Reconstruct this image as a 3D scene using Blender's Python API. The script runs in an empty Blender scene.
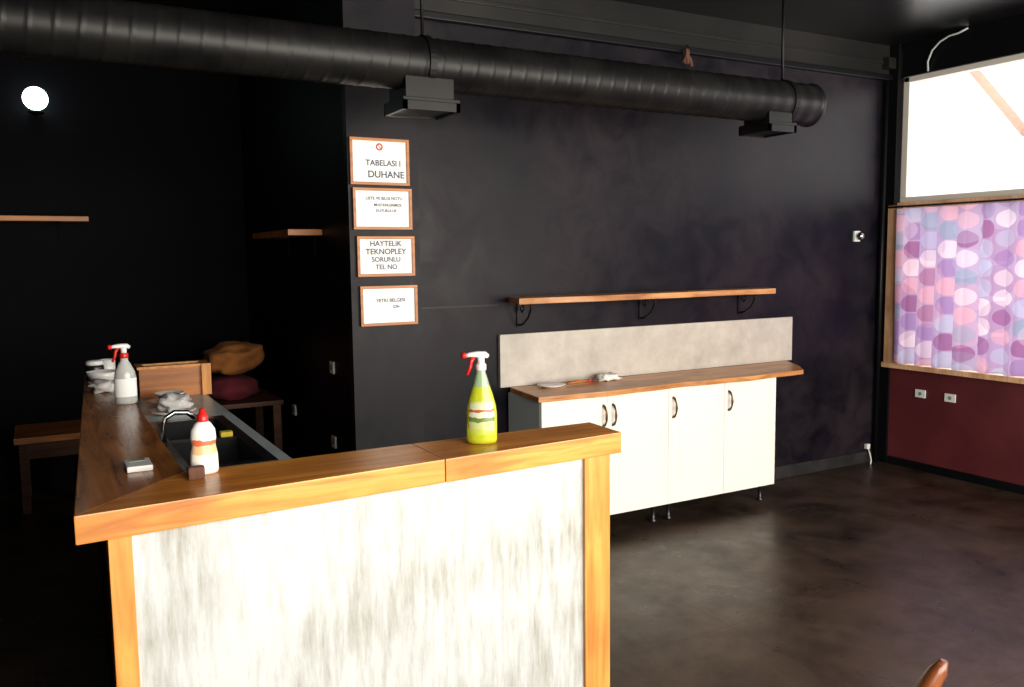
import bpy, bmesh, math, random
from mathutils import Vector, Matrix
random.seed(4)
S=bpy.context.scene
try:
    S.view_settings.view_transform='Standard'
except Exception: pass
COL=S.collection
# ---------------------------------------------------------------- camera
X=Vector((1548,-105.5,859)).normalized(); Y=Vector((-482,-81.5,859)); Y=(Y-X*Y.dot(X)).normalized(); Z=X.cross(Y)
cd=bpy.data.cameras.new("camera"); cam=bpy.data.objects.new("camera",cd); COL.objects.link(cam)
cd.lens=30.2; cd.sensor_width=36; cd.clip_start=0.05
R=Matrix(((X.x,-X.y,-X.z),(Y.x,-Y.y,-Y.z),(Z.x,-Z.y,-Z.z))).to_4x4()
cam.matrix_world=Matrix.Translation((0,0,1.65))@R
S.camera=cam
# ---------------------------------------------------------------- materials
def newmat(n):
    m=bpy.data.materials.new(n); m.use_nodes=True
    nt=m.node_tree; b=nt.nodes["Principled BSDF"]; return m,nt,b
def mat(n,c,rough=.5,metal=0,spec=.5,c2=None,scale=6,stretch=(1,1,1),detail=4,bump=0,lo=.35,hi=.65,r2=None,trans=0,alpha=1,emit=0,nr=.5):
    m,nt,b=newmat(n)
    b.inputs["Base Color"].default_value=(*c,1); b.inputs["Roughness"].default_value=rough
    b.inputs["Metallic"].default_value=metal; b.inputs["Specular IOR Level"].default_value=spec
    b.inputs["Transmission Weight"].default_value=trans
    if emit: b.inputs["Emission Color"].default_value=(*c,1); b.inputs["Emission Strength"].default_value=emit
    if c2 is not None or bump:
        tc=nt.nodes.new("ShaderNodeTexCoord"); mp=nt.nodes.new("ShaderNodeMapping"); mp.inputs["Scale"].default_value=stretch
        no=nt.nodes.new("ShaderNodeTexNoise"); no.inputs["Scale"].default_value=scale; no.inputs["Detail"].default_value=detail; no.inputs["Roughness"].default_value=nr
        nt.links.new(tc.outputs["Object"],mp.inputs[0]); nt.links.new(mp.outputs[0],no.inputs["Vector"])
        if c2 is not None:
            cr=nt.nodes.new("ShaderNodeValToRGB"); cr.color_ramp.elements[0].position=lo; cr.color_ramp.elements[1].position=hi
            cr.color_ramp.elements[0].color=(*c,1); cr.color_ramp.elements[1].color=(*c2,1)
            nt.links.new(no.outputs["Fac"],cr.inputs[0]); nt.links.new(cr.outputs[0],b.inputs["Base Color"])
        if r2 is not None:
            mr=nt.nodes.new("ShaderNodeMapRange"); mr.inputs["From Min"].default_value=.35; mr.inputs["From Max"].default_value=.65
            mr.inputs["To Min"].default_value=rough; mr.inputs["To Max"].default_value=r2
            nt.links.new(no.outputs["Fac"],mr.inputs[0]); nt.links.new(mr.outputs[0],b.inputs["Roughness"])
        if bump:
            bp=nt.nodes.new("ShaderNodeBump"); bp.inputs["Strength"].default_value=bump; bp.inputs["Distance"].default_value=.01
            nt.links.new(no.outputs["Fac"],bp.inputs["Height"]); nt.links.new(bp.outputs[0],b.inputs["Normal"])
    return m
def wood(n,c1,c2,axis='x',rough=.35,scale=1.0,spec=.5):
    m,nt,b=newmat(n); b.inputs["Roughness"].default_value=rough; b.inputs["Specular IOR Level"].default_value=spec
    tc=nt.nodes.new("ShaderNodeTexCoord"); mp=nt.nodes.new("ShaderNodeMapping")
    mp.inputs["Scale"].default_value={'x':(1.2*scale,16*scale,16*scale),'y':(16*scale,1.2*scale,16*scale),'z':(16*scale,16*scale,1.2*scale)}[axis]
    no=nt.nodes.new("ShaderNodeTexNoise"); no.inputs["Scale"].default_value=1.6; no.inputs["Detail"].default_value=6; no.inputs["Distortion"].default_value=1.2
    cr=nt.nodes.new("ShaderNodeValToRGB"); e=cr.color_ramp.elements
    e[0].position=.3; e[0].color=(*c2,1); e[1].position=.62; e[1].color=(*c1,1)
    n2=nt.nodes.new("ShaderNodeTexNoise"); n2.inputs["Scale"].default_value=3.2; n2.inputs["Detail"].default_value=5
    mx=nt.nodes.new("ShaderNodeMixRGB"); mx.blend_type='MULTIPLY'; mx.inputs[0].default_value=.6
    c3=nt.nodes.new("ShaderNodeValToRGB"); c3.color_ramp.elements[0].position=.3; c3.color_ramp.elements[0].color=(.45,.36,.28,1); c3.color_ramp.elements[1].position=.58
    nt.links.new(tc.outputs["Object"],mp.inputs[0]); nt.links.new(mp.outputs[0],no.inputs["Vector"]); nt.links.new(tc.outputs["Object"],n2.inputs["Vector"])
    nt.links.new(no.outputs["Fac"],cr.inputs[0]); nt.links.new(n2.outputs["Fac"],c3.inputs[0])
    nt.links.new(cr.outputs[0],mx.inputs[1]); nt.links.new(c3.outputs[0],mx.inputs[2]); nt.links.new(mx.outputs[0],b.inputs["Base Color"])
    bp=nt.nodes.new("ShaderNodeBump"); bp.inputs["Strength"].default_value=.15; bp.inputs["Distance"].default_value=.005
    nt.links.new(no.outputs["Fac"],bp.inputs["Height"]); nt.links.new(bp.outputs[0],b.inputs["Normal"])
    return m
def wallmat():
    m,nt,b=newmat("scuffed_black_wall_paint"); b.inputs["Specular IOR Level"].default_value=.15
    tc=nt.nodes.new("ShaderNodeTexCoord")
    n1=nt.nodes.new("ShaderNodeTexNoise"); n1.inputs["Scale"].default_value=.9; n1.inputs["Detail"].default_value=3
    n2=nt.nodes.new("ShaderNodeTexNoise"); n2.inputs["Scale"].default_value=4; n2.inputs["Detail"].default_value=10; n2.inputs["Roughness"].default_value=.68; n2.inputs["Distortion"].default_value=.6
    ml=nt.nodes.new("ShaderNodeMath"); ml.operation='MULTIPLY'
    cr=nt.nodes.new("ShaderNodeValToRGB"); e=cr.color_ramp.elements; e[0].position=.17; e[0].color=(.0024,.0024,.0062,1); e[1].position=.38; e[1].color=(.019,.014,.018,1)
    mr=nt.nodes.new("ShaderNodeMapRange"); mr.inputs["From Min"].default_value=.3; mr.inputs["From Max"].default_value=.7; mr.inputs["To Min"].default_value=.3; mr.inputs["To Max"].default_value=.5
    for q in(n1,n2): nt.links.new(tc.outputs["Object"],q.inputs["Vector"])
    nt.links.new(n1.outputs["Fac"],ml.inputs[0]); nt.links.new(n2.outputs["Fac"],ml.inputs[1]); nt.links.new(ml.outputs[0],cr.inputs[0]); nt.links.new(cr.outputs[0],b.inputs["Base Color"])
    nt.links.new(n2.outputs["Fac"],mr.inputs[0]); nt.links.new(mr.outputs[0],b.inputs["Roughness"])
    bp=nt.nodes.new("ShaderNodeBump"); bp.inputs["Strength"].default_value=.12; bp.inputs["Distance"].default_value=.01
    nt.links.new(n2.outputs["Fac"],bp.inputs["Height"]); nt.links.new(bp.outputs[0],b.inputs["Normal"]); return m
M_wall=wallmat()
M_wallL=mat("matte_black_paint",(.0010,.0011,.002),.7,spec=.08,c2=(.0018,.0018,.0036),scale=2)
M_ceil=mat("black_ceiling_paint",(.005,.005,.006),.3,spec=.28,c2=(.010,.009,.009),scale=2,bump=.1)
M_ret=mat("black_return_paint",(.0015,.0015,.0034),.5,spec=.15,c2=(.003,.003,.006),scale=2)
M_upper=mat("grey_black_paint",(.010,.010,.010),.4,spec=.2,c2=(.020,.019,.018),scale=1.5)
M_maroon=mat("maroon_paint",(.085,.012,.016),.5,c2=(.12,.018,.022),scale=3)
M_trimb=mat("black_trim_paint",(.004,.004,.005),.4,spec=.2)
M_grey=mat("grey_tile",(.028,.026,.026),.4,c2=(.016,.016,.016),scale=8)
M_duct=mat("black_painted_duct_metal",(.005,.005,.0055),.38,metal=.08,spec=.25,c2=(.012,.0115,.011),scale=5)
M_wood=wood("orange_varnished_wood",(.84,.345,.065),(.50,.155,.025),'x',.3)
M_woodz=wood("orange_varnished_wood_upright",(.84,.38,.09),(.58,.20,.035),'z',.3)
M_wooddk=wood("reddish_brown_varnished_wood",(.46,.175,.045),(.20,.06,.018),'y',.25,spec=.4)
M_woodfr=wood("frame_wood",(.58,.21,.04),(.36,.11,.02),'x',.4)
M_woodcase=wood("pale_orange_casing_wood",(.88,.56,.32),(.7,.38,.18),'z',.5)
M_woodwt=wood("live_edge_slab_wood",(.68,.31,.10),(.36,.13,.035),'x',.35)
M_woodshelf=wood("shelf_slab_wood",(.66,.31,.11),(.38,.15,.05),'x',.35)
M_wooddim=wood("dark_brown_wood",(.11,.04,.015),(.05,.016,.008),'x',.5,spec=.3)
M_chair=wood("chair_brown_wood",(.26,.08,.025),(.12,.03,.012),'z',.3)
M_door=mat("white_lacquer",(.95,.91,.82),.35,c2=(.93,.885,.79),scale=1.5)
M_cabside=mat("pale_grey_side_board",(.45,.5,.5),.5)
M_splash=mat("beige_grey_stone_board",(.60,.555,.49),.5,c2=(.40,.365,.32),scale=5,detail=9,lo=.3,hi=.7,nr=.7)
M_bronze=mat("aged_bronze",(.12,.07,.035),.35,metal=.8)
M_black=mat("black_plastic",(.01,.01,.012),.3)
M_iron=mat("black_iron",(.006,.006,.007),.45,metal=.3,spec=.3)
M_white=mat("white_plastic",(.8,.8,.78),.35)
M_ceramic=mat("white_ceramic",(.75,.75,.74),.15)
M_red=mat("red_plastic",(.62,.015,.012),.3)
M_chrome=mat("chrome",(.6,.6,.62),.15,metal=1)
M_paper=mat("white_paper",(.92,.92,.90),.6)
M_ink=mat("dark_ink",(.05,.06,.12),.7)
M_inkr=mat("red_ink",(.55,.03,.03),.7)
M_counter=mat("pale_blue_grey_worktop",(.50,.58,.60),.35,c2=(.42,.5,.52),scale=6)
M_sink=mat("black_granite_sink",(.012,.013,.015),.25)
M_lcd=mat("grey_lcd",(.22,.30,.24),.2)
M_yellow=mat("yellow_sponge",(.7,.55,.05),.9,bump=.4,scale=60)
M_sponge=mat("brown_sponge",(.12,.05,.03),.9,bump=.5,scale=60)
M_brownfab=mat("rust_brown_fabric",(.42,.15,.03),.9,c2=(.22,.07,.015),scale=7,bump=.4)
M_marfab=mat("maroon_fabric",(.16,.012,.025),.9,c2=(.09,.008,.015),scale=9,bump=.3)
M_cloth=mat("white_cloth",(.7,.69,.67),.9,bump=.5,scale=20)
M_bulb=mat("glowing_bulb_glass",(.80,1.0,.95),.3,emit=6)
def awnmat():
    m,nt,b=newmat("pale_pink_awning_canvas"); b.inputs["Base Color"].default_value=(.85,.70,.62,1); b.inputs["Roughness"].default_value=.9
    tr=nt.nodes.new("ShaderNodeBsdfTranslucent"); tr.inputs[0].default_value=(.85,.70,.62,1)
    ms=nt.nodes.new("ShaderNodeMixShader"); ms.inputs[0].default_value=.8
    nt.links.new(b.outputs[0],ms.inputs[1]); nt.links.new(tr.outputs[0],ms.inputs[2]); nt.links.new(ms.outputs[0],nt.nodes["Material Output"].inputs[0]); return m
M_awn=awnmat()
def panelmat():
    m,nt,b=newmat("whitewashed_streaked_board"); b.inputs["Roughness"].default_value=.45
    tc=nt.nodes.new("ShaderNodeTexCoord"); mp=nt.nodes.new("ShaderNodeMapping"); mp.inputs["Scale"].default_value=(13,13,1.7)
    no=nt.nodes.new("ShaderNodeTexNoise"); no.inputs["Scale"].default_value=2.6; no.inputs["Detail"].default_value=10; no.inputs["Roughness"].default_value=.72
    n2=nt.nodes.new("ShaderNodeTexNoise"); n2.inputs["Scale"].default_value=2.2; n2.inputs["Detail"].default_value=6
    ml=nt.nodes.new("ShaderNodeMath"); ml.operation='MULTIPLY_ADD'; ml.inputs[1].default_value=.8
    cr=nt.nodes.new("ShaderNodeValToRGB"); e=cr.color_ramp.elements; e[0].position=.64; e[0].color=(.265,.245,.20,1); e[1].position=1.05 if False else 1.0; e[1].color=(.60,.62,.62,1)
    q=cr.color_ramp.elements.new(.76); q.color=(.40,.40,.375,1)
    q=cr.color_ramp.elements.new(.87); q.color=(.49,.505,.50,1)
    nt.links.new(tc.outputs["Object"],mp.inputs[0]); nt.links.new(mp.outputs[0],no.inputs["Vector"]); nt.links.new(tc.outputs["Object"],n2.inputs["Vector"])
    nt.links.new(n2.outputs["Fac"],ml.inputs[0]); nt.links.new(no.outputs["Fac"],ml.inputs[2])
    nt.links.new(ml.outputs[0],cr.inputs[0]); nt.links.new(cr.outputs[0],b.inputs["Base Color"]); return m
M_panel=panelmat()
def floormat():
    m,nt,b=newmat("worn_dark_brown_floor"); b.inputs["Specular IOR Level"].default_value=.3
    tc=nt.nodes.new("ShaderNodeTexCoord")
    no=nt.nodes.new("ShaderNodeTexNoise"); no.inputs["Scale"].default_value=2.0; no.inputs["Detail"].default_value=12; no.inputs["Roughness"].default_value=.7; no.inputs["Distortion"].default_value=.4
    cr=nt.nodes.new("ShaderNodeValToRGB"); e=cr.color_ramp.elements; e[0].position=.34; e[0].color=(.013,.008,.0055,1); e[1].position=.68; e[1].color=(.082,.053,.038,1)
    br=nt.nodes.new("ShaderNodeTexBrick"); br.offset=0; br.inputs["Scale"].default_value=1; br.inputs["Brick Width"].default_value=.9; br.inputs["Row Height"].default_value=.9
    br.inputs["Mortar Size"].default_value=.003; br.inputs["Color1"].default_value=(1,1,1,1); br.inputs["Color2"].default_value=(.90,.90,.90,1); br.inputs["Mortar"].default_value=(.6,.6,.6,1)
    mx=nt.nodes.new("ShaderNodeMixRGB"); mx.blend_type='MULTIPLY'; mx.inputs[0].default_value=1
    n3=nt.nodes.new("ShaderNodeTexNoise"); n3.inputs["Scale"].default_value=4; n3.inputs["Detail"].default_value=10; n3.inputs["Roughness"].default_value=.7
    mr=nt.nodes.new("ShaderNodeMapRange"); mr.inputs["From Min"].default_value=.3; mr.inputs["From Max"].default_value=.7; mr.inputs["To Min"].default_value=.22; mr.inputs["To Max"].default_value=.48
    for q in (no,br,n3): nt.links.new(tc.outputs["Object"],q.inputs["Vector"])
    nt.links.new(no.outputs["Fac"],cr.inputs[0]); nt.links.new(cr.outputs[0],mx.inputs[1]); nt.links.new(br.outputs["Color"],mx.inputs[2]); nt.links.new(mx.outputs[0],b.inputs["Base Color"])
    nt.links.new(n3.outputs["Fac"],mr.inputs[0]); nt.links.new(mr.outputs[0],b.inputs["Roughness"])
    b.inputs["Specular Tint"].default_value=(1,.86,.74,1)
    bp=nt.nodes.new("ShaderNodeBump"); bp.inputs["Strength"].default_value=.10; bp.inputs["Distance"].default_value=.01
    nt.links.new(n3.outputs["Fac"],bp.inputs["Height"]); nt.links.new(bp.outputs[0],b.inputs["Normal"]); return m
M_floor=floormat()
def curtainmat():
    m,nt,b=newmat("sheer_dotted_curtain_fabric"); b.inputs["Roughness"].default_value=.9
    N=nt.nodes.new; K=nt.links.new
    uv=N("ShaderNodeUVMap"); uv.uv_map="UVMap"; s=N("ShaderNodeSeparateXYZ"); K(uv.outputs[0],s.inputs[0])
    def M(op,a,b_=None):
        q=N("ShaderNodeMath"); q.operation=op
        for i,v in enumerate((a,b_)):
            if v is None: continue
            if isinstance(v,(int,float)): q.inputs[i].default_value=v
            else: K(v,q.inputs[i])
        return q.outputs[0]
    def layer(sc,offx,offy,rad):
        u=M('ADD',M('MULTIPLY',s.outputs[0],sc),offx); fu=M('FLOOR',u)
        v=M('ADD',M('ADD',M('MULTIPLY',s.outputs[1],sc),offy),M('MULTIPLY',M('MODULO',fu,2),.5)); fv=M('FLOOR',v)
        du_=M('SUBTRACT',M('SUBTRACT',u,fu),.5); dv_=M('SUBTRACT',M('SUBTRACT',v,fv),.5)
        d=M('SQRT',M('ADD',M('MULTIPLY',du_,du_),M('MULTIPLY',dv_,dv_)))
        cb_=N("ShaderNodeCombineXYZ"); K(fu,cb_.inputs[0]); K(fv,cb_.inputs[1]); cb_.inputs[2].default_value=offx
        wn=N("ShaderNodeTexWhiteNoise"); K(cb_.outputs[0],wn.inputs["Vector"])
        return M('LESS_THAN',d,rad),wn.outputs["Value"]
    def ramp(v):
        cr=N("ShaderNodeValToRGB"); e=cr.color_ramp; e.interpolation='CONSTANT'
        cols=[(0,(.40,.26,.50)),(.18,(.72,.42,.54)),(.38,(.34,.37,.52)),(.55,(.52,.50,.68)),(.72,(.36,.16,.34)),(.86,(.78,.64,.74))]
        e.elements[0].position=0; e.elements[0].color=(*cols[0][1],1); e.elements[1].position=cols[1][0]; e.elements[1].color=(*cols[1][1],1)
        for p,c in cols[2:]:
            q=e.elements.new(p); q.color=(*c,1)
        K(v,cr.inputs[0]); return cr.outputs[0]
    m1,w1=layer(7.5,.3,.1,.47); m2,w2=layer(4.1,.7,.4,.45)
    a=N("ShaderNodeMixRGB"); a.inputs[1].default_value=(.50,.36,.56,1); K(m1,a.inputs[0]); K(ramp(w1),a.inputs[2])
    b2=N("ShaderNodeMixRGB"); K(M('MULTIPLY',m2,.28),b2.inputs[0]); K(a.outputs[0],b2.inputs[1]); K(ramp(w2),b2.inputs[2])
    col=b2.outputs[0]
    K(col,b.inputs["Base Color"])
    tr=N("ShaderNodeBsdfTranslucent"); K(col,tr.inputs[0])
    ms=N("ShaderNodeMixShader"); ms.inputs[0].default_value=.55
    K(b.outputs[0],ms.inputs[1]); K(tr.outputs[0],ms.inputs[2]); K(ms.outputs[0],nt.nodes["Material Output"].inputs[0]); return m
M_curtain=curtainmat()
def liquidmat(n,lowc,upc,zsplit):
    m,nt,b=newmat(n); b.inputs["Roughness"].default_value=.12
    tc=nt.nodes.new("ShaderNodeTexCoord"); s=nt.nodes.new("ShaderNodeSeparateXYZ"); cr=nt.nodes.new("ShaderNodeValToRGB")
    mr=nt.nodes.new("ShaderNodeMapRange"); mr.inputs["From Max"].default_value=.25
    cr.color_ramp.elements[0].position=zsplit-.01; cr.color_ramp.elements[0].color=(*lowc,1); cr.color_ramp.elements[1].position=zsplit+.01; cr.color_ramp.elements[1].color=(*upc,1)
    nt.links.new(tc.outputs["Object"],s.inputs[0]); nt.links.new(s.outputs[2],mr.inputs[0]); nt.links.new(mr.outputs[0],cr.inputs[0]); nt.links.new(cr.outputs[0],b.inputs["Base Color"])
    b.inputs["Transmission Weight"].default_value=.25
    return m
M_liqg=liquidmat("green_liquid_bottle_plastic",(.58,.64,.03),(.34,.50,.30),.68)
M_liqc=liquidmat("clear_bottle_plastic",(.60,.62,.60),(.66,.68,.66),.5)
# ---------------------------------------------------------------- geometry helpers
WL={}
def bm_box(bm,x0,x1,y0,y1,z0,z1,bev=0):
    r=bmesh.ops.create_cube(bm,size=1); v=r['verts']
    for q in v: q.co=Vector(((x0+x1)/2+q.co.x*(x1-x0),(y0+y1)/2+q.co.y*(y1-y0),(z0+z1)/2+q.co.z*(z1-z0)))
    if bev:
        es=list({e for q in v for e in q.link_edges}); bmesh.ops.bevel(bm,geom=es,offset=bev,segments=2,affect='EDGES',profile=.7)
def bm_prism(bm,poly,z0,z1,bev=0):
    lo=[bm.verts.new((p[0],p[1],z0)) for p in poly]; hi=[bm.verts.new((p[0],p[1],z1)) for p in poly]
    n=len(poly); fs=[bm.faces.new(hi),bm.faces.new(lo[::-1])]
    for i in range(n): fs.append(bm.faces.new((lo[i],lo[(i+1)%n],hi[(i+1)%n],hi[i])))
    bmesh.ops.recalc_face_normals(bm,faces=fs)
    if bev:
        es=list({e for f in fs for e in f.edges}); bmesh.ops.bevel(bm,geom=es,offset=bev,segments=2,affect='EDGES',profile=.7)
def bm_lathe(bm,prof,cx,cy,cz,seg=32,sx=1,sy=1,a0=0,a1=2*math.pi,rot=0,cap=True,off=0):
    full=abs(a1-a0-2*math.pi)<1e-6; rings=[]
    for r,z in prof:
        ring=[]
        for i in range(seg if full else seg+1):
            a=a0+(a1-a0)*i/seg
            px=(r*sx+off)*math.cos(a); py=(r*sy+off)*math.sin(a)
            ring.append(bm.verts.new((cx+px*math.cos(rot)-py*math.sin(rot),cy+px*math.sin(rot)+py*math.cos(rot),cz+z)))
        rings.append(ring)
    fs=[]
    for a,b in zip(rings,rings[1:]):
        n=len(a)
        for i in range(n if full else n-1): fs.append(bm.faces.new((a[i],a[(i+1)%n],b[(i+1)%n],b[i])))
    if full and cap:
        fs.append(bm.faces.new(rings[0][::-1])); fs.append(bm.faces.new(rings[-1]))
    for f in fs: f.smooth=True
def bm_tube(bm,pts,r,seg=12,r2=None,rads=None):
    pts=[Vector(p) for p in pts]; rings=[]; n=len(pts); up=None
    for i,p in enumerate(pts):
        t=(pts[min(i+1,n-1)]-pts[max(i-1,0)]).normalized()
        if up is None: up=Vector((0,0,1)) if abs(t.z)<.9 else Vector((1,0,0))
        s=t.cross(up).normalized(); u2=s.cross(t).normalized(); up=u2
        rr=rads[i] if rads else r; rb=(r2/r*rr) if r2 else rr
        rings.append([bm.verts.new(p+s*math.cos(2*math.pi*k/seg)*rr+u2*math.sin(2*math.pi*k/seg)*rb) for k in range(seg)])
    for a,b in zip(rings,rings[1:]):
        for k in range(seg):
            f=bm.faces.new((a[k],a[(k+1)%seg],b[(k+1)%seg],b[k])); f.smooth=True
    bm.faces.new(rings[0]); bm.faces.new(rings[-1][::-1])
def bm_blob(bm,c,s,seed=0,amp=.15,sub=3,freq=4):
    from mathutils import noise
    r=bmesh.ops.create_icosphere(bm,subdivisions=sub,radius=1)
    for v in r['verts']:
        n=noise.noise(v.co*freq*.5+Vector((seed*7.3,0,0)))
        k=1+amp*n*2
        q=v.co.copy()
        q=Vector([math.copysign(abs(t)**.75,t) for t in q])
        v.co=Vector((c[0]+q.x*s[0]*k,c[1]+q.y*s[1]*k,max(c[2]+q.z*s[2]*k,c[2]-s[2])))
    for f in bm.faces: f.smooth=True
def fin(name,bm,m,parent=None,label=None,cat=None,kind=None,group=None,smooth=False):
    bmesh.ops.recalc_face_normals(bm,faces=bm.faces)
    mn=Vector([min(v.co[i] for v in bm.verts) for i in range(3)]); mx=Vector([max(v.co[i] for v in bm.verts) for i in range(3)])
    o=Vector(((mn.x+mx.x)/2,(mn.y+mx.y)/2,mn.z))
    for v in bm.verts: v.co-=o
    me=bpy.data.meshes.new(name); bm.to_mesh(me); bm.free(); me.materials.append(m)
    ob=bpy.data.objects.new(name,me); COL.objects.link(ob); WL[ob.name]=o
    if parent is not None:
        ob.parent=parent; ob.location=o-WL[parent.name]
    else: ob.location=o
    if label: ob["label"]=label
    if cat and parent is None: ob["category"]=cat
    if kind: ob["kind"]=kind
    if group: ob["group"]=group
    return ob
def empty(name,loc,label,cat,group=None):
    e=bpy.data.objects.new(name,None); e.empty_display_size=.05; COL.objects.link(e); e.location=loc; WL[e.name]=Vector(loc)
    e["label"]=label; e["category"]=cat
    if group: e["group"]=group
    return e
def B(name,dims,m,parent=None,bev=0,**k):
    bm=bmesh.new(); bm_box(bm,*dims,bev); return fin(name,bm,m,parent,**k)
def MB(name,boxes,m,parent=None,bev=0,**k):
    bm=bmesh.new()
    for d in boxes: bm_box(bm,*d,bev)
    return fin(name,bm,m,parent,**k)
def T(name,pts,r,m,parent=None,seg=12,r2=None,rads=None,**k):
    bm=bmesh.new(); bm_tube(bm,pts,r,seg,r2,rads); return fin(name,bm,m,parent,**k)
def L(name,prof,c,m,parent=None,**k):
    kk={a:k.pop(a) for a in list(k) if a in('seg','sx','sy','a0','a1','rot','cap','off')}
    bm=bmesh.new(); bm_lathe(bm,prof,*c,**kk); return fin(name,bm,m,parent,**k)
def text(name,s,size,loc,m,parent,mirror=False,bold=0):
    cu=bpy.data.curves.new(name,'FONT'); cu.body=s; cu.size=size; cu.align_x='CENTER'; cu.align_y='CENTER'; cu.extrude=.0006; cu.offset=bold
    to=bpy.data.objects.new("tmp",cu); COL.objects.link(to)
    dg=bpy.context.evaluated_depsgraph_get(); me=bpy.data.meshes.new_from_object(to.evaluated_get(dg)); bpy.data.objects.remove(to)
    bm=bmesh.new(); bm.from_mesh(me)
    for v in bm.verts:
        x,y,z=v.co; v.co=Vector((loc[0]+(-x if mirror else x),loc[1]-z,loc[2]+y))
    return fin(name,bm,m,parent)
# ---------------------------------------------------------------- room shell
st=dict(kind="structure")
B("floor",(-2.5,5.95,-1.6,7.1,-.1,0),M_floor,**st)
B("ceiling",(-2.5,5.95,-1.6,7.1,3.2,3.3),M_ceil,**st)
B("wall_back",(1.58,5.95,4.46,4.6,0,3.2),M_wall,**st)
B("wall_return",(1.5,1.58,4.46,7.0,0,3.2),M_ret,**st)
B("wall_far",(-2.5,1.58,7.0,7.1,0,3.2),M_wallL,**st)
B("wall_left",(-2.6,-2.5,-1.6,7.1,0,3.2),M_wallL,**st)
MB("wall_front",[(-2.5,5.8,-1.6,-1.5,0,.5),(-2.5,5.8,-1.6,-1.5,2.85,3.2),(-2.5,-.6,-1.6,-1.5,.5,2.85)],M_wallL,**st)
B("wall_column",(1.48,1.88,4.40,4.46,0,3.2),M_wall,**st)
B("wall_right",(5.8,5.95,.1,4.46,0,.76),M_maroon,**st)
MB("wall_right_pier",[(5.78,5.95,4.36,4.46,0,3.2),(5.8,5.95,-1.6,.1,0,3.2)],M_trimb,**st)
B("wall_right_header",(5.8,5.95,.1,4.34,2.95,3.2),M_trimb,**st)
B("trim_1",(1.88,5.8,4.41,4.46,2.94,2.98),M_trimb,bev=.006,**st)
B("trim_2",(1.88,5.8,4.43,4.46,3.06,3.085),M_upper,bev=.004,**st)
B("wall_back_upper",(1.88,5.78,4.44,4.46,2.98,3.2),M_upper,**st)
B("baseboard_back",(1.88,5.78,4.445,4.46,0,.09),M_grey,bev=.003,**st)
B("baseboard_right",(5.785,5.8,.1,4.34,0,.06),M_trimb,bev=.003,**st)
B("trim_3",(1.885,1.90,4.445,4.46,.09,1.40),M_trimb,**st)
win=MB("window_1",[(5.82,5.90,.1,4.34,1.98,2.06),(5.82,5.90,.1,4.34,2.91,2.95),(5.82,5.90,4.29,4.34,2.06,2.95),(5.82,5.9,.1,.15,2.06,2.95),(5.84,5.88,2.2,2.26,2.06,2.95)],mat("white_window_frame",(.7,.66,.6),.5),bev=.005,**st)
B("trim_4",(5.765,5.82,4.27,4.40,.80,2.0),M_woodcase,bev=.004,**st)
B("trim_5",(5.74,5.86,.1,4.40,.76,.80),M_woodcase,bev=.006,**st)
B("trim_6",(5.79,5.83,.1,4.34,1.97,2.02),M_woodcase,bev=.004,**st)
B("trim_7",(1.9,2.39,4.450,4.46,1.36,1.372),M_upper,**st)
# exterior awning
ca=empty("awning",(7.0,4.2,2.35),"pale pink canvas awning outside the upper window","awning")
bm=bmesh.new(); vs=[(7.0,4.72,3.38),(7.0,4.10,2.62),(7.1,3.4,2.35),(7.3,3.4,3.38)]
vv=[bm.verts.new(p) for p in vs]; bm.faces.new(vv); fin("awning_canvas",bm,M_awn,ca)
T("awning_arm",[(6.97,4.74,3.40),(6.97,4.08,2.58)],.035,M_awn,ca)
T("awning_arm",[(6.95,4.08,2.58),(7.0,3.4,2.35)],.03,M_awn,ca)
# curtain
cu=empty("curtain",(5.74,2.2,.82),"sheer pink and lavender dotted curtain covering the lower window","curtain")
bm=bmesh.new(); uvl=bm.loops.layers.uv.new("UVMap")
NY,NZ=900,14; g=[]
for i in range(NY+1):
    y=.2+4.08*i/NY; row=[]
    ph=y*2*math.pi/.17+1.3*math.sin(y*3.1)+.8*math.sin(y*7.7)
    for j in range(NZ+1):
        z=.81+1.16*j/NZ
        amp=.036*(1.15-.5*j/NZ)
        row.append(bm.verts.new((5.715+amp*math.sin(ph+.25*math.sin(z*3+y*2)),y+.010*math.cos(ph*2),z)))
    g.append(row)
for i in range(NY):
    for j in range(NZ):
        f=bm.faces.new((g[i][j],g[i+1][j],g[i+1][j+1],g[i][j+1])); f.smooth=True
        for lp,(a,b_) in zip(f.loops,((i,j),(i+1,j),(i+1,j+1),(i,j+1))): lp[uvl].uv=(a/NY*4.1*.95,b_/NZ*1.16)
fin("curtain_fabric",bm,M_curtain,cu)
T("curtain_rod",[(5.715,.12,1.985),(5.715,4.36,1.985)],.008,M_iron,cu)
# ---------------------------------------------------------------- duct
dy,dz,dr=3.7,2.523,.118
du=empty("ventilation_duct",(1.5,dy,dz-dr),"long black spiral ventilation duct hanging from the ceiling","duct")
bm=bmesh.new(); N=900; SG=40; x0,x1=-2.49,4.11; pitch=.085; rg=[]
for i in range(N+1):
    x=x0+(x1-x0)*i/N; ring=[]
    for k in range(SG):
        a=2*math.pi*k/SG; p=((x+pitch*k/SG)%pitch)/pitch
        rr=dr+(.0025 if p<.14 else 0)
        if x>3.45: rr=dr+.002+.0015*math.sin(x*60)
        if x>x1-.02: rr=dr+.008
        ring.append(bm.verts.new((x,dy+rr*math.cos(a),dz+rr*math.sin(a))))
    rg.append(ring)
for a,b_ in zip(rg,rg[1:]):
    for k in range(SG):
        f=bm.faces.new((a[k],a[(k+1)%SG],b_[(k+1)%SG],b_[k])); f.smooth=True
inn=[bm.verts.new((x1,dy+(dr-.012)*math.cos(2*math.pi*k/SG),dz+(dr-.012)*math.sin(2*math.pi*k/SG))) for k in range(SG)]
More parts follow.
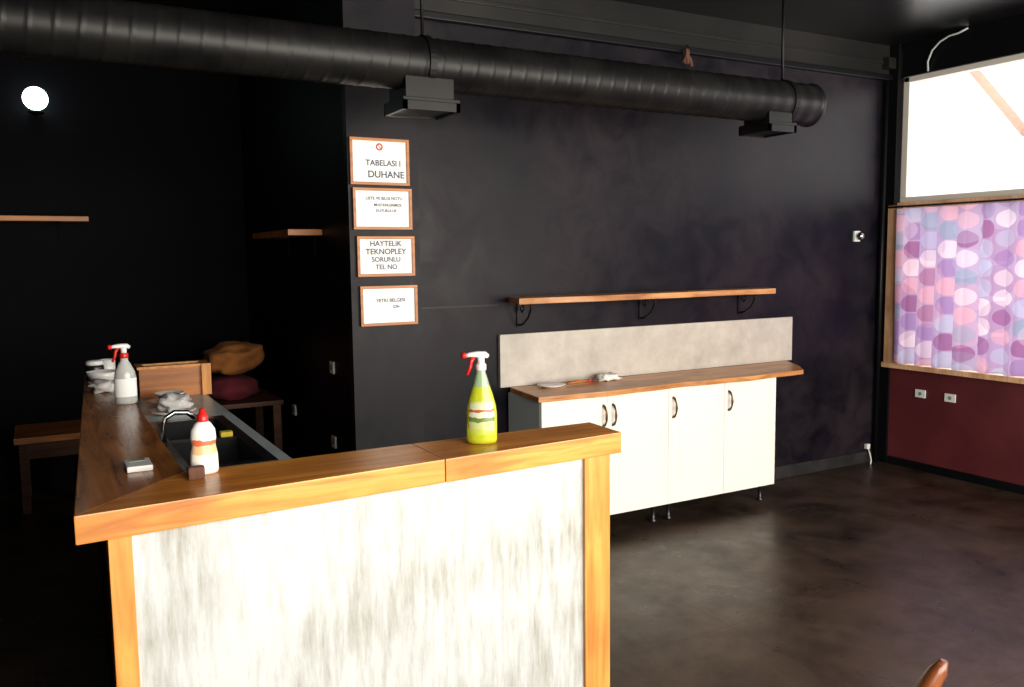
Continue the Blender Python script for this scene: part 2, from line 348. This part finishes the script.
inb=[bm.verts.new((x1-.25,dy+(dr-.012)*math.cos(2*math.pi*k/SG),dz+(dr-.012)*math.sin(2*math.pi*k/SG))) for k in range(SG)]
for k in range(SG):
    bm.faces.new((rg[-1][k],rg[-1][(k+1)%SG],inn[(k+1)%SG],inn[k])); bm.faces.new((inn[k],inn[(k+1)%SG],inb[(k+1)%SG],inb[k]))
bm.faces.new(inb)
fin("duct_tube",bm,M_duct,du)
for vx,w,zb in ((1.605,.275,2.30),(3.77,.215,2.335)):
    bm=bmesh.new()
    bm_box(bm,vx-w/2+.02,vx+w/2-.02,dy-.10,dy+.10,zb+.05,2.45,.004)
    bm_box(bm,vx-w/2,vx+w/2,dy-.12,dy+.12,zb+.035,zb+.055,.003)
    for k in range(7): bm_box(bm,vx-w/2+.02,vx+w/2-.02,dy-.105+k*.033,dy-.095+k*.033,zb+.008,zb+.04)
    bm_box(bm,vx-w/2,vx-w/2+.02,dy-.12,dy+.12,zb,zb+.04); bm_box(bm,vx+w/2-.02,vx+w/2,dy-.12,dy+.12,zb,zb+.04)
    bm_box(bm,vx-w/2,vx+w/2,dy-.12,dy-.108,zb,zb+.04); bm_box(bm,vx-w/2,vx+w/2,dy+.108,dy+.12,zb,zb+.04)
    fin("air_outlet",bm,M_duct,du)
for rx in (1.615,3.88):
    T("hanger_rod",[(rx,dy,dz+dr),(rx,dy,3.2)],.008,M_iron,du,seg=8)
    bm=bmesh.new(); prof=[(dr+.005,-.015),(dr+.010,-.015),(dr+.010,.015),(dr+.005,.015)]
    SGc=36; rr_=[]
    for (r,t) in prof: rr_.append([bm.verts.new((rx+t,dy+r*math.cos(2*math.pi*k/SGc),dz+r*math.sin(2*math.pi*k/SGc))) for k in range(SGc)])
    for q in range(4):
        a,b_=rr_[q],rr_[(q+1)%4]
        for k in range(SGc): bm.faces.new((a[k],a[(k+1)%SGc],b_[(k+1)%SGc],b_[k]))
    fin("hanger_strap",bm,M_iron,du)
hd=empty("hanging_ornament",(3.76,4.42,2.80),"small brown bundle hooked on the wall molding","ornament")
T("hook",[(3.76,4.405,2.985),(3.76,4.385,2.98),(3.76,4.39,2.90)],.004,M_iron,hd,seg=6)
bm=bmesh.new(); bm_blob(bm,(3.75,4.39,2.91),(.018,.02,.05),3,.35,3,5); bm_tube(bm,[(3.75,4.39,2.93),(3.78,4.385,2.89),(3.79,4.385,2.85)],.012,8); bm_tube(bm,[(3.75,4.39,2.92),(3.725,4.385,2.87)],.010,8); fin("bundle",bm,M_sponge,hd)
# ---------------------------------------------------------------- signs
G="framed notices on the column"
def sign(z0,z1,x0,x1,label,lines,sym=False):
    e=empty("framed_sign",((x0+x1)/2,4.39,z0),label,"framed sign",G)
    y1=4.40; y0=4.378; t=.015
    MB("sign_frame",[(x0,x1,y0,y1,z0,z0+t),(x0,x1,y0,y1,z1-t,z1),(x0,x0+t,y0,y1,z0+t,z1-t),(x1-t,x1,y0,y1,z0+t,z1-t)],M_woodfr,e,bev=.002)
    B("paper",(x0+t,x1-t,4.388,y1,z0+t,z1-t),M_paper,e)
    cx=(x0+x1)/2
    for s,size,zz,dx in lines: text("lettering",s,size,(cx+dx,4.3872,zz),M_ink,e,bold=size*.015)
    if sym:
        bm=bmesh.new(); ring=[]
        for r in (.012,.019):
            ring.append([bm.verts.new((cx+r*math.cos(2*math.pi*k/24),4.3868,z1-.045+r*math.sin(2*math.pi*k/24))) for k in range(24)])
        for k in range(24): bm.faces.new((ring[0][k],ring[0][(k+1)%24],ring[1][(k+1)%24],ring[1][k]))
        q=.012
        bm.faces.new([bm.verts.new(p) for p in ((cx-q,4.3866,z1-.045+q+.003),(cx-q+.003,4.3866,z1-.045+q+.003),(cx+q,4.3866,z1-.045-q),(cx+q-.003,4.3866,z1-.045-q-.003))])
        fin("prohibition_symbol",bm,M_inkr,e)
sign(2.035,2.28,1.488,1.82,"orange-framed white no-smoking notice hanging topmost on the column",[("TABELASI I",.042,2.15,.02),("DUHANE",.050,2.09,.035)],True)
sign(1.80,2.02,1.498,1.83,"orange-framed white notice with small printed lines of text",[("LISTE VE BILGI NOTU",.022,1.965,.01),("MUSTERILERIMIZE",.02,1.93,.03),("DUYURULUR",.02,1.90,.02)])
sign(1.55,1.765,1.513,1.84,"brown-framed white notice filled with bold printed text",[("HAYTELIK",.040,1.725,0),("TEKNOPLEY",.042,1.682,0),("SORUNLU",.036,1.64,0),("TEL NO",.036,1.60,0)])
sign(1.285,1.50,1.523,1.85,"brown-framed white notice with a short line hanging lowest",[("YETKI BELGESI",.026,1.42,.01),("IZIN",.02,1.385,.04)])
# ---------------------------------------------------------------- bar counter
zt=1.10; zb=1.035
bar=empty("bar_counter",(.7,2.2,0),"L-shaped bar counter with varnished orange wood top and whitewashed front","bar counter")
def PR(name,poly,z0,z1,m,parent,bev=0,**k):
    bm=bmesh.new(); bm_prism(bm,poly,z0,z1,bev); return fin(name,bm,m,parent,**k)
sl=.09/1.53
fy=lambda x:2.05+(x-.05)*sl
PR("top_board",[(.05,fy(.05)),(.958,fy(.958)),(.958,2.338),(.32,2.34)],zb,zt,M_wood,bar,.003)
PR("top_board",[(.961,fy(.961)),(1.58,fy(1.58)),(1.59,2.33),(.961,2.338)],zb,zt,M_wood,bar,.003)
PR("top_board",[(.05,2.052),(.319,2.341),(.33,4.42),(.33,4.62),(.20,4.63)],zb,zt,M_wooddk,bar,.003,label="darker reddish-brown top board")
PR("front_panel",[(.165,fy(.165)+.03),(1.455,fy(1.455)+.03),(1.455,fy(1.455)+.05),(.165,fy(.165)+.05)],.05,zb,M_panel,bar)
PR("post",[(.115,fy(.115)+.018),(.165,fy(.165)+.018),(.165,fy(.165)+.09),(.115,fy(.115)+.09)],0,zb,M_woodz,bar,.003)
PR("post",[(1.45,fy(1.45)+.018),(1.548,fy(1.548)+.018),(1.548,fy(1.548)+.09),(1.45,fy(1.45)+.09)],0,zb,M_woodz,bar,.003)
PR("plinth",[(.165,fy(.165)+.035),(1.45,fy(1.45)+.035),(1.45,fy(1.45)+.055),(.165,fy(.165)+.055)],0,.05,M_woodfr,bar)
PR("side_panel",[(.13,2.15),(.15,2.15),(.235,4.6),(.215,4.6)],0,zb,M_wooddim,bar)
# sink counter
sc=empty("sink_counter",(.57,3.8,0),"pale grey-blue worktop with dark base behind the bar","counter")
hx0,hx1,hy0,hy1=.43,.75,3.18,4.22
MB("worktop",[(.345,hx0,2.5,5.2,.86,.90),(hx1,.82,2.5,5.2,.86,.90),(hx0,hx1,2.5,hy0,.86,.90),(hx0,hx1,hy1,5.2,.86,.90)],M_counter,sc)
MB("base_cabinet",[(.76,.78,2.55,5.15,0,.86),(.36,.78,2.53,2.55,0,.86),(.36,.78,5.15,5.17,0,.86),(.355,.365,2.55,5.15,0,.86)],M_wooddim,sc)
sk=empty("kitchen_sink",(.59,3.7,.72),"black double-bowl kitchen sink set in the worktop","sink")
bm=bmesh.new()
def bowl(y0,y1,d=.15):
    bx=[(.46,.72,y0,y1,.90-d-.008,.90-d),(.452,.46,y0,y1,.90-d,.90),(.72,.728,y0,y1,.90-d,.90),(.452,.728,y0-.008,y0,.90-d,.90),(.452,.728,y1,y1+.008,.90-d,.90)]
    for q in bx: bm_box(bm,*q)
bowl(3.22,3.68); bowl(3.74,4.18)
for q in [(.415,.46,3.165,4.235,.9005,.908),(.72,.765,3.165,4.235,.9005,.908),(.46,.72,3.165,3.22,.9005,.908),(.46,.72,3.68,3.74,.9005,.908),(.46,.72,4.18,4.235,.9005,.908)]: bm_box(bm,*q)
fin("sink_basin",bm,M_sink,sk)
T("faucet",[(.435,3.71,.905),(.435,3.71,.98),(.445,3.71,1.01),(.48,3.71,1.03),(.53,3.71,1.025),(.56,3.71,1.0)],.011,M_chrome,sk)
L("drain",[(.03,0),(.03,.004),(.012,.005)],(.59,3.45,.751),M_chrome,sk)
cr_=empty("wooden_crate",(.65,5.1,.90),"open orange wooden crate standing at the worktop end","crate")
MB("crate_boards",[(.48,.84,5.02,5.04,.90,1.06),(.48,.84,5.16,5.18,.90,1.06),(.48,.50,5.04,5.16,.90,1.06),(.82,.84,5.04,5.16,.90,1.06),(.50,.82,5.04,5.16,.90,.915)],M_woodfr,cr_,bev=.002)
MB("crate_rim",[(.47,.85,5.01,5.05,1.06,1.075),(.47,.85,5.15,5.19,1.06,1.075),(.81,.85,5.05,5.15,1.06,1.075),(.47,.51,5.05,5.15,1.06,1.075),(.80,.85,4.995,5.015,.90,1.075)],M_woodz,cr_,bev=.002)
# ---------------------------------------------------------------- wall cabinet row
GC="white base cabinets under the slab worktop"
cy=4.07; cw=.452; cx0=2.44
for i in range(2):
    a=cx0+i*2*cw; b_=a+2*cw
    e=empty("base_cabinet",((a+b_)/2,4.25,0),"white two-door base cabinet with bronze bow handles, %s"%("beside the bar" if i==0 else "nearer the window"),"cabinet",GC)
    MB("cabinet_body",[(a,a+.018,cy,4.43,.12,.845),(b_-.018,b_,cy,4.43,.12,.845),(a+.018,b_-.018,cy,4.43,.12,.138),(a+.018,b_-.018,4.415,4.43,.138,.845),(a+.018,b_-.018,cy,4.415,.827,.845)],M_cabside,e)
    for k in range(2):
        d0=a+k*cw+.0015; d1=a+(k+1)*cw-.0015
        bm=bmesh.new()
        bm_box(bm,d0,d1,cy-.018,cy,.12,.84,.002)
        w=.06
        for q in [(d0,d1,cy-.020,cy-.017,.12,.12+w),(d0,d1,cy-.020,cy-.017,.84-w,.84),(d0,d0+w,cy-.020,cy-.017,.12+w,.84-w),(d1-w,d1,cy-.020,cy-.017,.12+w,.84-w),(d0+w+.02,d1-w-.02,cy-.020,cy-.017,.12+w+.02,.84-w-.02)]: bm_box(bm,*q,.0012)
        dr_=fin("door",bm,M_door,e)
        n=i*2+k
        hx=[d1-.03,d0+.035,d0+.035,d0+.035][n]
        hz=.72
        T("handle",[(hx,cy-.018,hz-.06),(hx,cy-.035,hz-.055),(hx,cy-.05,hz-.03),(hx,cy-.053,hz),(hx,cy-.05,hz+.03),(hx,cy-.035,hz+.055),(hx,cy-.018,hz+.06)],.006,M_bronze,dr_,seg=8,rads=[.010,.007,.005,.008,.005,.007,.010])
    for lx in (a+.06,b_-.06):
        for ly in (cy+.05,4.38):
            L("leg",[(.022,0),(.024,.01),(.013,.02),(.013,.10),(.03,.11),(.03,.12)],(lx,ly,0),M_black,e,seg=16)
bm=bmesh.new()
fr=[]
for i in range(25):
    t=i/24; x=2.40+t*(4.46-2.40); fr.append((x,4.0+.012*math.sin(x*6)+.006*math.sin(x*17)))
poly=[(2.45,4.425)]+fr+[(4.60,4.18),(4.74,4.425)]
bm_prism(bm,poly,.845,.875,.004); fin("worktop_slab",bm,M_woodwt,None,label="live-edge varnished wood slab lying on the white cabinets",cat="worktop")
B("backsplash_panel",(2.39,4.80,4.432,4.459,.8755,1.19),M_splash,bev=.002,label="beige stone-look board fixed to the wall above the worktop",cat="backsplash")
sh=empty("wall_shelf",(3.45,4.35,1.375),"live-edge wooden shelf board on black iron brackets","shelf")
poly=[(2.46,4.455)]+[(2.42+i/20*2.03,4.25+.01*math.sin(i*.9)+(.02 if i>12 else 0)) for i in range(21)]+[(4.50,4.455)]
bm=bmesh.new(); bm_prism(bm,poly,1.375,1.41,.004); fin("shelf_board",bm,M_woodshelf,sh)
for bx in (2.53,3.44,4.30):
    bm=bmesh.new()
    bm_box(bm,bx-.012,bx+.012,4.45,4.46,1.23,1.375); bm_box(bm,bx-.012,bx+.012,4.28,4.45,1.369,1.375)
    bm_tube(bm,[(bx,4.45,1.24),(bx,4.40,1.25),(bx,4.34,1.29),(bx,4.31,1.34),(bx,4.30,1.37)],.007,8)
    bm_tube(bm,[(bx,4.41,1.37),(bx,4.39,1.34),(bx,4.41,1.32),(bx,4.43,1.335),(bx,4.425,1.35)],.005,8)
    fin("bracket",bm,M_iron,sh)
pl=L("plate",[(.05,0),(.055,.004),(.085,.014),(.083,.017),(.05,.007),(.001,.006)],(2.66,4.30,.8755),M_ceramic,seg=40,label="small white plate on the slab worktop",cat="plate")
br=empty("brush",(2.9,4.30,.8755),"brown-handled brush with red ferrule on the worktop","brush")
T("brush_handle",[(2.76,4.28,.89),(2.83,4.29,.892),(2.92,4.30,.89)],.012,M_woodfr,br,rads=[.006,.012,.009])
T("brush_collar",[(2.92,4.30,.89),(2.95,4.304,.89)],.013,M_red,br,r2=.010)
T("brush_bristles",[(2.95,4.304,.89),(3.0,4.31,.888)],.015,M_sponge,br,r2=.010)
bm=bmesh.new(); bm_blob(bm,(3.09,4.33,.8985),(.07,.05,.023),5,.35,3,5); fin("cloth",bm,M_cloth,label="crumpled white cloth on the slab worktop",cat="cloth")
# ---------------------------------------------------------------- bottles
def trigger(e,x,y,z,ang,headm,trigm,s=1,capm=None):
    ca_,sa=math.cos(ang),math.sin(ang)
    def P(a,b,c): return (x+(a*ca_-b*sa)*s,y+(a*sa+b*ca_)*s,z+c*s)
    L("screw_cap",[(.015*s,0),(.016*s,.002),(.016*s,.016*s),(.013*s,.02*s)],(x,y,z),capm or headm,e,seg=20)
    bm=bmesh.new(); bm_tube(bm,[P(.022,0,.040),P(.012,0,.045),P(-.01,0,.047),P(-.032,0,.047),P(-.045,0,.045)],.014*s,12,r2=.011*s,rads=[.008*s,.013*s,.012*s,.009*s,.008*s])
    bm_tube(bm,[P(0,0,.018),P(0,0,.044)],.011*s,12); fin("spray_head",bm,headm,e)
    T("nozzle",[P(-.045,0,.045),P(-.058,0,.045)],.009*s,trigm,e)
    T("trigger",[P(-.022,0,.040),P(-.030,0,.025),P(-.033,0,.008),P(-.043,0,-.012)],.006*s,trigm,e,rads=[.007*s,.006*s,.005*s,.005*s])
def labelmat(n,bands):
    m,nt,b=newmat(n); b.inputs["Roughness"].default_value=.3
    tc=nt.nodes.new("ShaderNodeTexCoord"); s=nt.nodes.new("ShaderNodeSeparateXYZ"); cr=nt.nodes.new("ShaderNodeValToRGB"); cr.color_ramp.interpolation='CONSTANT'
    no=nt.nodes.new("ShaderNodeTexNoise"); no.inputs["Scale"].default_value=45; ad=nt.nodes.new("ShaderNodeMath"); ad.operation='MULTIPLY_ADD'; ad.inputs[1].default_value=.02
    nt.links.new(tc.outputs["Object"],s.inputs[0]); nt.links.new(tc.outputs["Object"],no.inputs["Vector"]); nt.links.new(no.outputs["Fac"],ad.inputs[0]); nt.links.new(s.outputs[2],ad.inputs[2])
    mr=nt.nodes.new("ShaderNodeMapRange"); mr.inputs["From Min"].default_value=.01; mr.inputs["From Max"].default_value=.12; nt.links.new(ad.outputs[0],mr.inputs[0]); nt.links.new(mr.outputs[0],cr.inputs[0])
    e=cr.color_ramp.elements; e[0].position=0; e[0].color=(*bands[0][1],1); e[1].position=bands[1][0]; e[1].color=(*bands[1][1],1)
    for p,c in bands[2:]: q=e.new(p); q.color=(*c,1)
    nt.links.new(cr.outputs[0],b.inputs["Base Color"]); return m
sb=empty("spray_bottle",(1.14,2.235,zt),"yellow-green cleaner spray bottle with red and white trigger on the bar","spray bottle")
prof=[(.030,0),(.043,.003),(.045,.012),(.045,.09),(.042,.115),(.034,.145),(.024,.175),(.017,.20),(.013,.212),(.013,.222)]
L("bottle_body",prof,(1.14,2.235,zt),M_liqg,sb,sy=.62,seg=40,rot=-.45)
M_lab=labelmat("cleaner_label_print",[(0,(.48,.55,.06)),(.12,(.50,.56,.22)),(.34,(.12,.20,.04)),(.46,(.62,.62,.45)),(.60,(.40,.10,.04)),(.68,(.58,.60,.36)),(.85,(.45,.55,.12))])
L("bottle_label",[(.0452,.03),(.0452,.09),(.0425,.113),(.0385,.13)],(1.14,2.235,zt),M_lab,sb,sy=.62,seg=20,rot=-.45,a0=-math.pi*.8,a1=-math.pi*.2,off=.0008)
trigger(sb,1.14,2.235,zt+.218,-math.pi*.1+.1,M_white,M_red,1.0,M_white)
s2=empty("spray_bottle",(.31,3.72,zt),"clear spray bottle with white label and red trigger on the bar","spray bottle")
prof2=[(.03,0),(.038,.003),(.04,.012),(.04,.10),(.036,.125),(.022,.155),(.014,.168),(.014,.18)]
L("bottle_body",prof2,(.295,3.60,zt),M_liqc,s2,sy=.75,seg=32)
L("bottle_label",[(.0402,.03),(.0402,.10)],(.295,3.60,zt),M_paper,s2,sy=.75,seg=20,a0=-math.pi*.9,a1=-math.pi*.1,off=.0008)
trigger(s2,.295,3.60,zt+.178,0.2,M_white,M_red,1.0,M_red)
db=empty("detergent_bottle",(.36,2.295,zt),"white dish soap bottle with orange label and red cap","bottle")
dp=(.364,2.295)
L("bottle_body",[(.026,0),(.033,.003),(.035,.012),(.034,.05),(.029,.075),(.032,.095),(.030,.115),(.02,.132),(.012,.138)],(*dp,zt),M_white,db,sy=.65,seg=32)
L("bottle_cap",[(.014,0),(.0145,.003),(.013,.018),(.008,.022),(.007,.032),(.004,.034)],(*dp,zt+.137),M_red,db,seg=20)
M_lab2=labelmat("soap_label_print",[(0,(.8,.75,.65)),(.15,(.8,.5,.25)),(.38,(.62,.14,.06)),(.5,(.82,.76,.66)),(.68,(.8,.45,.15))])
L("bottle_label",[(.0352,.035),(.0345,.05),(.030,.072),(.0320,.09),(.0325,.098)],(*dp,zt),M_lab2,db,sy=.65,seg=20,a0=-math.pi*.85,a1=-math.pi*.15,off=.0008)
B("scrub_sponge",(.315,.355,2.235,2.262,zt+.0005,zt+.032),M_sponge,bev=.005,label="small brown scrubbing sponge before the soap bottle",cat="sponge")
mt=empty("thermometer",(.225,2.47,zt),"small white digital thermometer lying on the bar","thermometer")
B("thermometer_case",(.188,.252,2.40,2.50,zt+.0005,zt+.016),M_white,mt,bev=.005)
B("display",(.200,.240,2.462,2.488,zt+.015,zt+.0175),M_lcd,mt)
L("bowl",[(.03,0),(.035,.004),(.06,.04),(.07,.065),(.067,.065),(.055,.04),(.03,.01),(.001,.009)],(.255,4.18,zt),M_ceramic,seg=32,cap=False,label="white bowl on the far end of the bar",cat="bowl")
jar=empty("jar",(.26,4.42,zt),"black lidded jar on the far end of the bar","jar")
L("jar_body",[(.035,0),(.04,.004),(.04,.06),(.035,.07)],(.235,4.42,zt),M_black,jar,seg=24)
L("jar_lid",[(.039,0),(.039,.015),(.03,.02),(.01,.022)],(.235,4.42,zt+.07),M_white,jar,seg=24)
bm=bmesh.new(); bm_blob(bm,(.24,3.98,zt+.0255),(.05,.06,.025),9,.35,3,5); fin("cloth",bm,M_cloth,label="crumpled white cloth on the bar beside the bowl",cat="cloth")
L("mug",[(.03,0),(.035,.004),(.037,.08),(.034,.08),(.031,.01),(.001,.009)],(.295,4.53,zt),M_ceramic,seg=24,cap=False,label="plain white cup on the far end of the bar",cat="cup")
G2="dishes beside the sink"
for k,(px_,py_) in enumerate(((.57,4.45),(.60,4.78))):
    L("plate",[(.06,0),(.065,.004),(.11,.018),(.108,.022),(.06,.008),(.001,.007)],(px_,py_,.9005),M_ceramic,seg=40,label="white dinner plate on the worktop beside the sink",cat="plate",group=G2)
bm=bmesh.new(); bm_blob(bm,(.57,4.45,.955),(.07,.08,.04),12,.35,3,5); fin("cloth",bm,M_cloth,label="crumpled pale cloth lying on a plate",cat="cloth")
L("bowl",[(.03,0),(.035,.004),(.06,.03),(.075,.05),(.072,.05),(.055,.03),(.03,.01),(.001,.009)],(.60,4.78,.910),M_ceramic,seg=32,cap=False,label="white bowl stacked on a plate by the crate",cat="bowl",group=G2)
B("sponge",(.655,.705,3.69,3.73,.9085,.93),M_yellow,bev=.005,label="yellow sponge resting on the sink divider",cat="sponge")
# ---------------------------------------------------------------- far room
fs=empty("wall_shelf",(0.0,6.9,1.92),"narrow brown wooden shelf on the black wall","shelf")
B("shelf_board",(-1.2,.38,6.78,7.0,1.93,1.965),M_woodfr,fs,bev=.003)
for bx in (-1.0,.2): MB("bracket",[(bx-.01,bx+.01,6.82,7.0,1.922,1.93),(bx-.01,bx+.01,6.99,7.0,1.80,1.922)],M_wallL,fs)
f2=empty("wall_shelf",(1.42,5.4,1.78),"short dark wooden shelf on the black return wall","shelf")
B("shelf_board",(1.30,1.50,4.95,5.85,1.785,1.82),M_woodfr,f2,bev=.003)
for by in (5.1,5.7): MB("bracket",[(1.34,1.50,by-.01,by+.01,1.777,1.785),(1.49,1.50,by-.01,by+.01,1.66,1.777)],M_wallL,f2)
for (y,z) in ((4.83,1.02),(4.84,.58),(5.70,.64)):
    e=empty("wall_socket",(1.495,y,z-.04),"pale plastic wall socket on the black return wall","socket","sockets on the return wall")
    B("cover_plate",(1.49,1.5,y-.035,y+.035,z-.035,z+.035),M_white,e,bev=.003)
    bm=bmesh.new(); bm_tube(bm,[(1.4885,y,z),(1.491,y,z)],.018,20); fin("socket_hole",bm,M_lcd,e)
for (y,z) in ((4.09,.585),(3.85,.585)):
    e=empty("wall_socket",(5.795,y,z-.04),"white wall socket on the maroon low wall","socket","sockets under the window")
    B("cover_plate",(5.79,5.8,y-.042,y+.042,z-.03,z+.03),M_white,e,bev=.003)
    bm=bmesh.new(); bm_tube(bm,[(5.7885,y,z),(5.791,y,z)],.014,20); fin("socket_hole",bm,M_lcd,e)
lamp=empty("wall_lamp",(.10,6.93,2.70),"glowing round globe lamp on the dark wall","lamp")
L("lamp_base",[(.05,0),(.05,.01),(.03,.02)],(.10,6.95,2.68),M_wallL,lamp)
T("lamp_arm",[(.10,7.0,2.68),(.10,6.95,2.68),(.10,6.93,2.72)],.012,M_wallL,lamp)
bm=bmesh.new(); bmesh.ops.create_uvsphere(bm,u_segments=24,v_segments=16,radius=.08)
for v in bm.verts: v.co+=Vector((.10,6.915,2.775))
for f in bm.faces: f.smooth=True
fin("lamp_globe",bm,M_bulb,lamp)
tb=empty("side_table",(1.12,5.9,0),"dark wooden table against the back of the room","table")
B("table_top",(.86,1.40,5.6,6.2,.70,.73),M_wooddim,tb,bev=.004)
for lx in (.90,1.36):
    for ly in (5.64,6.16): B("leg",(lx-.025,lx+.025,ly-.025,ly+.025,0,.70),M_wooddim,tb)
bm=bmesh.new(); bm_blob(bm,(1.12,5.85,.81),(.16,.2,.075),2,.10); fin("cushion",bm,M_marfab,label="folded maroon cushion on the dark table",cat="cushion")
bm=bmesh.new(); bm_blob(bm,(1.14,5.85,1.00),(.19,.2,.10),6,.12,4)
for v in bm.verts: v.co.z=max(v.co.z,.905)+(v.co.x-1.15)*.12
fin("cushion",bm,M_brownfab,label="rust-brown cushion slumped on the maroon cushion",cat="cushion")
lt=empty("low_table",(.07,6.6,0),"low dark brown wooden table against the black wall","table")
B("table_top",(-.16,.34,6.35,6.9,.47,.51),M_woodfr,lt,bev=.004)
for lx in (-.11,.29):
    for ly in (6.40,6.85): B("leg",(lx-.025,lx+.025,ly-.025,ly+.025,0,.47),M_wooddim,lt)
B("apron_board",(-.085,.265,6.39,6.41,.36,.47),M_wooddim,lt)
# wall bits near the corner
ws=empty("motion_sensor",(5.48,4.43,1.74),"small shiny white sensor on the black wall","sensor")
bm=bmesh.new(); bm_box(bm,5.45,5.51,4.44,4.46,1.73,1.81,.004); fin("sensor_base",bm,M_white,ws)
bm=bmesh.new(); bmesh.ops.create_uvsphere(bm,u_segments=20,v_segments=14,radius=.03)
for v in bm.verts: v.co+=Vector((5.48,4.415,1.77))
for f in bm.faces: f.smooth=True
fin("sensor_dome",bm,M_chrome,ws)
T("corner_pipe",[(5.73,4.42,.0),(5.73,4.42,2.93)],.018,M_trimb,label="black painted vertical pipe in the corner",cat="pipe")
cb=empty("power_cable",(5.66,4.43,0),"short white cable with plug beside the corner pipe","cable")
T("cable",[(5.67,4.44,.12),(5.67,4.42,.07),(5.66,4.40,.03),(5.63,4.38,.006)],.005,M_white,cb,seg=8)
B("plug",(5.65,5.685,4.43,4.46,.11,.15),M_white,cb,bev=.006)
T("ceiling_cable",[(5.79,4.12,2.955),(5.775,4.115,3.02),(5.77,4.08,3.09),(5.77,4.02,3.14),(5.77,3.95,3.165),(5.775,3.88,3.17),(5.785,3.82,3.19)],.007,M_cabside,seg=8,label="pale cable looping up the header above the window",cat="cable")
B("junction_box",(5.70,5.78,4.38,4.44,3.02,3.10),M_upper,bev=.004,label="small grey junction box high in the corner",cat="junction box")
# ---------------------------------------------------------------- chair
ch=empty("chair",(1.33,1.02,0),"brown varnished wooden chair with curved backrest posts","chair")
A=Vector((1.485,1.0)); Bp=Vector((1.205,.76)); fw=Vector((-.65,.76)).normalized()
def q(p,d,z): return (p.x+fw.x*d,p.y+fw.y*d,z)
for p in (A,Bp):
    T("backrest_post",[q(p,.05,0),q(p,.07,.25),q(p,.07,.45),q(p,.05,.65),q(p,.02,.78),q(p,-.01,.84),q(p,-.02,.862)],.02,M_chair,ch,r2=.026,rads=[.016,.02,.021,.021,.021,.016,.007])
    T("leg",[q(p,.42,0),q(p,.40,.44)],.02,M_chair,ch,rads=[.014,.02])
sp_=[A+fw*.05,Bp+fw*.05,Bp+fw*.44-(Bp-A).normalized()*-.02,A+fw*.44+(Bp-A).normalized()*-.02]
bm=bmesh.new(); bm_prism(bm,[tuple(v) for v in sp_],.44,.47,.008); fin("seat",bm,M_chair,ch)
for z in (.60,.72):
    T("backrest_rail",[q(A,.055 if z<.65 else .035,z),q((A+Bp)/2,.0,z),q(Bp,.055 if z<.65 else .035,z)],.010,M_chair,ch,r2=.03)
# ---------------------------------------------------------------- lights
def area(n,loc,rot,sx,sy,p,c):
    l=bpy.data.lights.new(n,'AREA'); l.shape='RECTANGLE'; l.size=sx; l.size_y=sy; l.energy=p; l.color=c
    o=bpy.data.objects.new(n,l); COL.objects.link(o); o.location=loc; o.rotation_euler=rot; return o
area("storefront_daylight",(2.9,-1.55,1.7),(math.radians(90),0,0),5.6,2.3,460,(1,.935,.82))
area("window_daylight",(8.6,2.2,2.2),(math.radians(90),0,math.radians(90)),8,5,290,(1,.98,.96))
w=bpy.data.worlds.new("world"); S.world=w; w.use_nodes=True
w.node_tree.nodes["Background"].inputs[0].default_value=(1,.98,.95,1); w.node_tree.nodes["Background"].inputs[1].default_value=1.3
